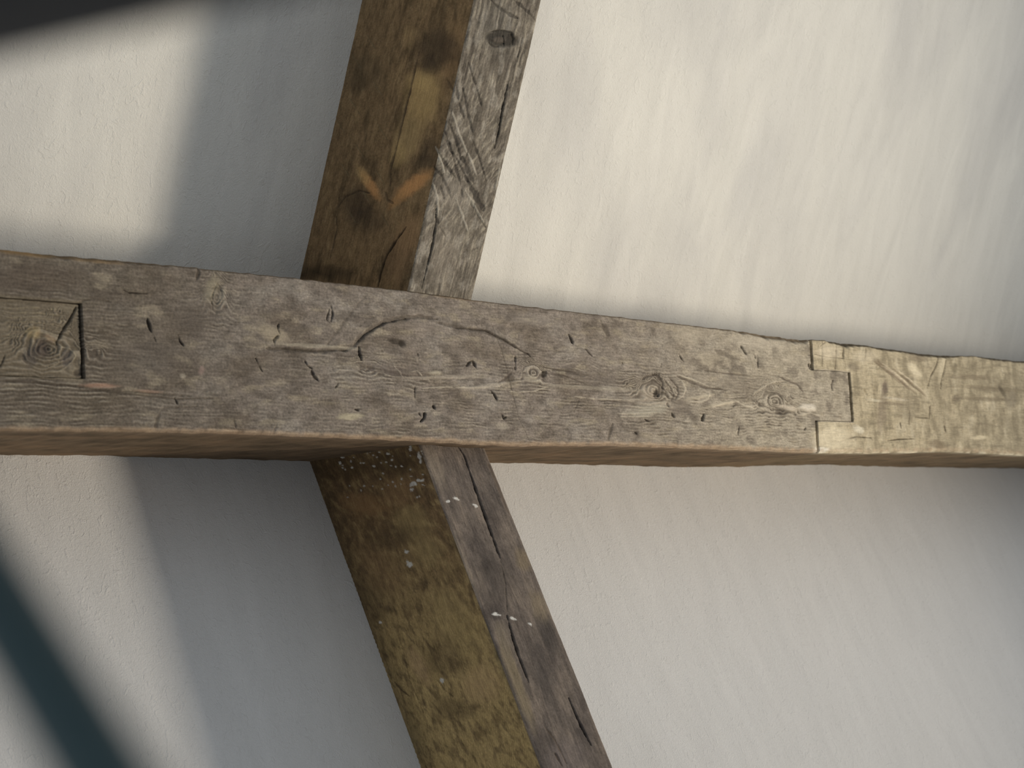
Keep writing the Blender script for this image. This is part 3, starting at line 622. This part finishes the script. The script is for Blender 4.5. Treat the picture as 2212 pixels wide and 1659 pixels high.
# post: from the purlin's underside down the knee wall
PFp = WP - Yw * 372 * U
A0 = unproj(904., 962., PFp, Yw); A1 = unproj(1168., 1659., PFp, Yw)
R0 = unproj(1056., 988., PFp, Yw); R1 = unproj(1325., 1659., PFp, Yw)
L0 = unproj(667., 990., WP, Yw); L1 = unproj(910., 1659., WP, Yw)
axr = nrm(A1 - A0)
R0 = shift(R0, R1, A0, V); R1 = shift(R0, R1, A1, V); L0 = shift(L0, L1, A0, V); L1 = shift(L0, L1, A1, V)
def post_paint(px, py, s, u, a):
    Q = Paint(px, py, (.2, .16, .12)); sd = s < 0
    n1 = fbm(u / 70, a / 30, 221, 4); n2 = fbm((u + a) / 30, (a - u * .6) / 12, 222, 4); n3 = fbm(u / 80, a / 8, 223, 3); n4 = fbm(u / 25, a / 16, 226, 4)
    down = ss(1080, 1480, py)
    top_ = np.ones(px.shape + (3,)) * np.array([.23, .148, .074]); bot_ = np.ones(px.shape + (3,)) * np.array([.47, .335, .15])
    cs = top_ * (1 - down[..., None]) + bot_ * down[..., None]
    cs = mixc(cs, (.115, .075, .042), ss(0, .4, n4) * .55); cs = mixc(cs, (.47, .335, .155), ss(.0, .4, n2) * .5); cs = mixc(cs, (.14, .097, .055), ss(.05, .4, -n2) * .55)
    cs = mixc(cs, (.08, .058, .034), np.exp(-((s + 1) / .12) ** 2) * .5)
    cf = np.ones(px.shape + (3,)) * np.array([.150, .122, .100])
    cf = mixc(cf, (.085, .070, .060), ss(0, .4, n1) * .7); cf = mixc(cf, (.225, .180, .140), ss(.0, .4, -n1) * .6); cf = mixc(cf, (.11, .088, .072), ss(.05, .4, n3) * .5)
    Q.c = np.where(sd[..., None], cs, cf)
    # band-saw ripples run slanting across the side face
    ph = (u * .52 + a * .85) * 1.6 + 2.6 * fbm(u / 60, a / 60, 225, 2)
    saw = np.sin(ph) * ss(-.5, .1, fbm(u / 50, a / 40, 229, 2)); Q.h += np.where(sd, saw * .00055 * (.35 + .65 * down), 0)
    Q.c *= np.where(sd, 1 + .26 * saw * (.3 + .7 * down), 1)[..., None]
    Q.h += np.where(sd, .0005 * n1 + .0005 * n2, .0006 * n1 + .0008 * n3 + .0003 * n2)
    pit = fbm(u / 3, a / 2.4, 228, 3); Q.h += pit * .00033; Q.c *= (1 + .30 * pit + .28 * fbm((u + a * .5) / 16, (a - u * .3) / 9, 233, 3))[..., None]
    ol = (.48, .35, .155)
    def only(mask, items):
        keep = Q.c.copy(), Q.h.copy()
        for it in items: it()
        Q.c = np.where(mask[..., None], Q.c, keep[0]); Q.h = np.where(mask, Q.h, keep[1])
    dk_ = (.085, .058, .035)
    side_items = [lambda b=b: Q.blob(*b) for b in [
        (790, 1090, 50, 22, 10, (.38, .22, .10), .5), (860, 1060, 30, 34, 0, (.38, .23, .11), .45), (890, 1130, 40, 34, 20, ol, .5), (920, 1190, 36, 30, 30, ol, .4), (740, 1010, 60, 30, 0, (.075, .048, .024), .5),
        (860, 1000, 60, 30, 0, (.07, .05, .028), .5), (820, 1230, 34, 60, -30, (.32, .20, .10), .4), (985, 1350, 40, 80, -32, ol, .45), (1040, 1480, 40, 40, -20, (.56, .38, .19), .5), (905, 1440, 16, 40, -30, (.50, .33, .18), .5),
        (960, 1420, 40, 44, -20, dk_, .4), (800, 1300, 40, 50, 0, dk_, .35), (850, 1160, 60, 24, -10, dk_, .4), (980, 1530, 44, 20, 10, dk_, .45), (1010, 1180, 26, 60, -22, (.16, .12, .06), .5), (880, 1600, 30, 40, 0, (.24, .18, .09), .4),
        (1080, 1420, 10, 70, -20, (.16, .135, .075), .5)]]
    side_items += [lambda: Q.groove([(850, 1472), (865, 1490), (885, 1505)], 5, 1.5, dk_, .7), lambda: Q.groove([(868, 1400), (885, 1470), (915, 1540)], 2.5, 1, dk_, .5), lambda: Q.groove([(945, 1470), (960, 1490), (985, 1510)], 4, 1.2, dk_, .5)]
    only(sd, side_items)
    fr_items = [lambda b=b: Q.blob(*b) for b in [
        (940, 1010, 15, 44, -22, (.27, .22, .165), .65, .3), (1000, 1220, 11, 76, -21, (.29, .235, .175), .7, .3), (1115, 1470, 12, 100, -20, (.26, .205, .125), .65, .3), (1090, 1380, 14, 40, -20, (.22, .18, .13), .5),
        (1050, 1222, 14, 14, 0, (.055, .045, .038), .6), (1065, 1320, 20, 18, 0, (.055, .045, .04), .6, -.6), (1130, 1210, 14, 24, -20, (.24, .185, .115), .6), (1165, 1310, 16, 34, -20, (.235, .185, .12), .6),
        (1185, 1370, 16, 40, -20, (.06, .052, .045), .5), (1070, 1260, 40, 50, 0, (.09, .075, .062), .4), (1170, 1460, 18, 50, -10, (.075, .064, .056), .5), (1225, 1640, 40, 40, 0, (.20, .165, .15), .4)]]
    G = Q.groove
    bl = (.012, .010, .008)
    fr_items += [lambda: G([(990, 965), (1003, 985), (1018, 1030), (1034, 1075), (1050, 1120), (1064, 1160), (1080, 1205)], 4.5, 4, bl, .95), lambda: G([(1080, 1205), (1092, 1260), (1096, 1325)], 2.5, 1, (.05, .04, .03), .6),
                 lambda: G([(1095, 1328), (1106, 1370), (1120, 1415), (1132, 1445), (1143, 1475)], 5.5, 4, bl, .95), lambda: G([(1228, 1505), (1240, 1535), (1256, 1570), (1277, 1610)], 4.5, 4, bl, .95),
                 lambda: G([(1198, 1625), (1215, 1655)], 5, 2, dk_, .6), lambda: G([(1170, 1560), (1200, 1600), (1225, 1650)], 4, 1, dk_, .5), lambda: G([(1050, 990), (1080, 1060), (1100, 1110)], 7, 1, dk_, .35)]
    only(~sd, fr_items)
    # splashes of limewash
    wh = (.72, .69, .62)
    for x, y, rx, ry, an in [(885, 1219, 5, 9, -15), (893, 1045, 7, 5, 0), (905, 1038, 6, 3, 0), (887, 968, 2.5, 7, 0), (905, 985, 3, 9, -10), (908, 997, 2.5, 5, 0), (838, 980, 4, 2.5, 0), (846, 993, 3, 2.5, 0), (835, 998, 3, 2, 0),
                             (868, 1007, 3, 2, 40), (785, 1000, 3, 2, 0), (735, 1000, 3, 3, 0), (740, 988, 4, 1.5, 0), (808, 1007, 3, 2, 40), (890, 1058, 5, 4, 0), (878, 1192, 5, 4, 0), (985, 1077, 7, 3, 10), (1028, 1093, 7, 3, 25),
                             (968, 1083, 4, 3, 0), (1070, 1326, 9, 3.5, 10), (1108, 1336, 7, 3, 15), (1145, 1349, 5, 2.5, 40), (955, 1470, 4, 7, -20), (912, 1038, 6, 2.5, -20), (760, 1010, 3, 2, 0), (822, 1345, 4, 3, 0)]:
        Q.blob(x, y, rx * .9, ry * .9, an, wh, .85, .3, 1.1, .3, seed=int(x))
    rs = np.random.RandomState(5)
    for k in range(46):
        x = 740 + 180 * rs.rand(); y = 970 + 110 * rs.rand() ** 1.5; Q.blob(x, y, 1 + 1.6 * rs.rand(), 1 + 1.4 * rs.rand(), 0, wh, .7, .1, .8, .4, seed=k)
    edge = np.exp(-((a + 1) / 2.5) ** 2); Q.c = mixc(Q.c, (.085, .062, .036), edge * .35)
    # soften the change of colour where the arris is rubbed away near the top
    return Q.c, Q.h
tv = np.concatenate([np.linspace(-.03, -.005, 4), np.linspace(0, 1.05, 480)])
# the post runs on to the floor
p1 = W(A0)[2]; p2 = W(A1)[2]
tend = (p1 + .0) / (p1 - p2)
tv = np.concatenate([tv, np.linspace(1.1, tend - .002, 60)])
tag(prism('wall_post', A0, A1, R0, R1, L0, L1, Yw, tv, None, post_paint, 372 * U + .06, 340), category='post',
    label='olive-brown post slanting down from under the beam, white paint splashes near its top')

# ------------------------------------------------------------------ things close to the lens, out of focus
M_TEAL = plain_material('dark_teal_paint', (.024, .055, .060), .55, 30, .15, (1, 1, 1), .1)
def tube(name, a, b, r0, r1, mat, seg=32, rings=24, **kw):
    ax = nrm(b - a); t = nrm(np.cross(ax, [.3, .9, .1])); n = np.cross(ax, t)
    vs = []; fs = []
    for i in range(rings + 1):
        c = a + (b - a) * i / rings; r = r0 + (r1 - r0) * i / rings
        for k in range(seg):
            g = 2 * math.pi * k / seg; vs.append(c + r * (math.cos(g) * t + math.sin(g) * n))
    for i in range(rings):
        for k in range(seg):
            k2 = (k + 1) % seg; fs.append((i * seg + k, i * seg + k2, (i + 1) * seg + k2, (i + 1) * seg + k))
    return tag(local(make_mesh(name, W(np.array(vs)), fs, mat)), **kw)
def at(px, py, z): return ray(px, py) * z
a_, b_ = at(0, 1305, .176), at(199, 1632, .155)
dr = b_ - a_
# upwards it meets the sloping ceiling left of the picture, downwards the floor
tU = ((C1 - a_) @ N1) / (dr @ N1)
za, zb = W(a_)[2], W(b_)[2]; tD = (0 - za) / (zb - za)
tube('slanting_rod', a_ + dr * tU, a_ + dr * tD, .0046, .0046, M_TEAL, category='rod',
     label='dark teal rod, blurred by nearness, slanting across the lower left corner')
M_DARK = plain_material('blackened_timber', (.012, .012, .015), .7, 12, .3, (1, 1, 1), .3)
c_, d_ = at(0, 128, .192), at(330, 58, .180)
dq = nrm(d_ - c_); up = nrm(np.cross(dq, [0, 0, 1.])); up = up if up[1] < 0 else -up; fw = nrm(np.cross(dq, up))
fw = fw if fw[2] < 0 else -fw
tC = ((C1 - c_) @ N1) / (dq @ N1)
def bar(name, p, q, up, fw, hu, hf, mat, **kw):
    vs = []; r = .0012
    prof = [(0, r), (r * .3, r * .3), (r, 0), (hf - r, 0), (hf - r * .3, r * .3), (hf, r), (hf, hu - r), (hf - r * .3, hu - r * .3), (hf - r, hu), (r, hu), (r * .3, hu - r * .3), (0, hu - r)]
    n = len(prof); fs = []; m = 30
    for i in range(m + 1):
        c = p + (q - p) * i / m
        for x, y in prof: vs.append(c + fw * (x + .0008 * math.sin(i * 1.7 + x * 90)) + up * y)
    for i in range(m):
        for k in range(n):
            k2 = (k + 1) % n; fs.append((i * n + k, (i + 1) * n + k, (i + 1) * n + k2, i * n + k2))
    return tag(local(make_mesh(name, W(np.array(vs)), fs, mat)), **kw)
bar('dark_timber', c_ - dq * 1.2, d_ + dq * .45, up, fw, .07, .045, M_DARK, category='timber',
    label='near-black timber, out of focus, along the top left corner')

bpy.context.view_layer.update()
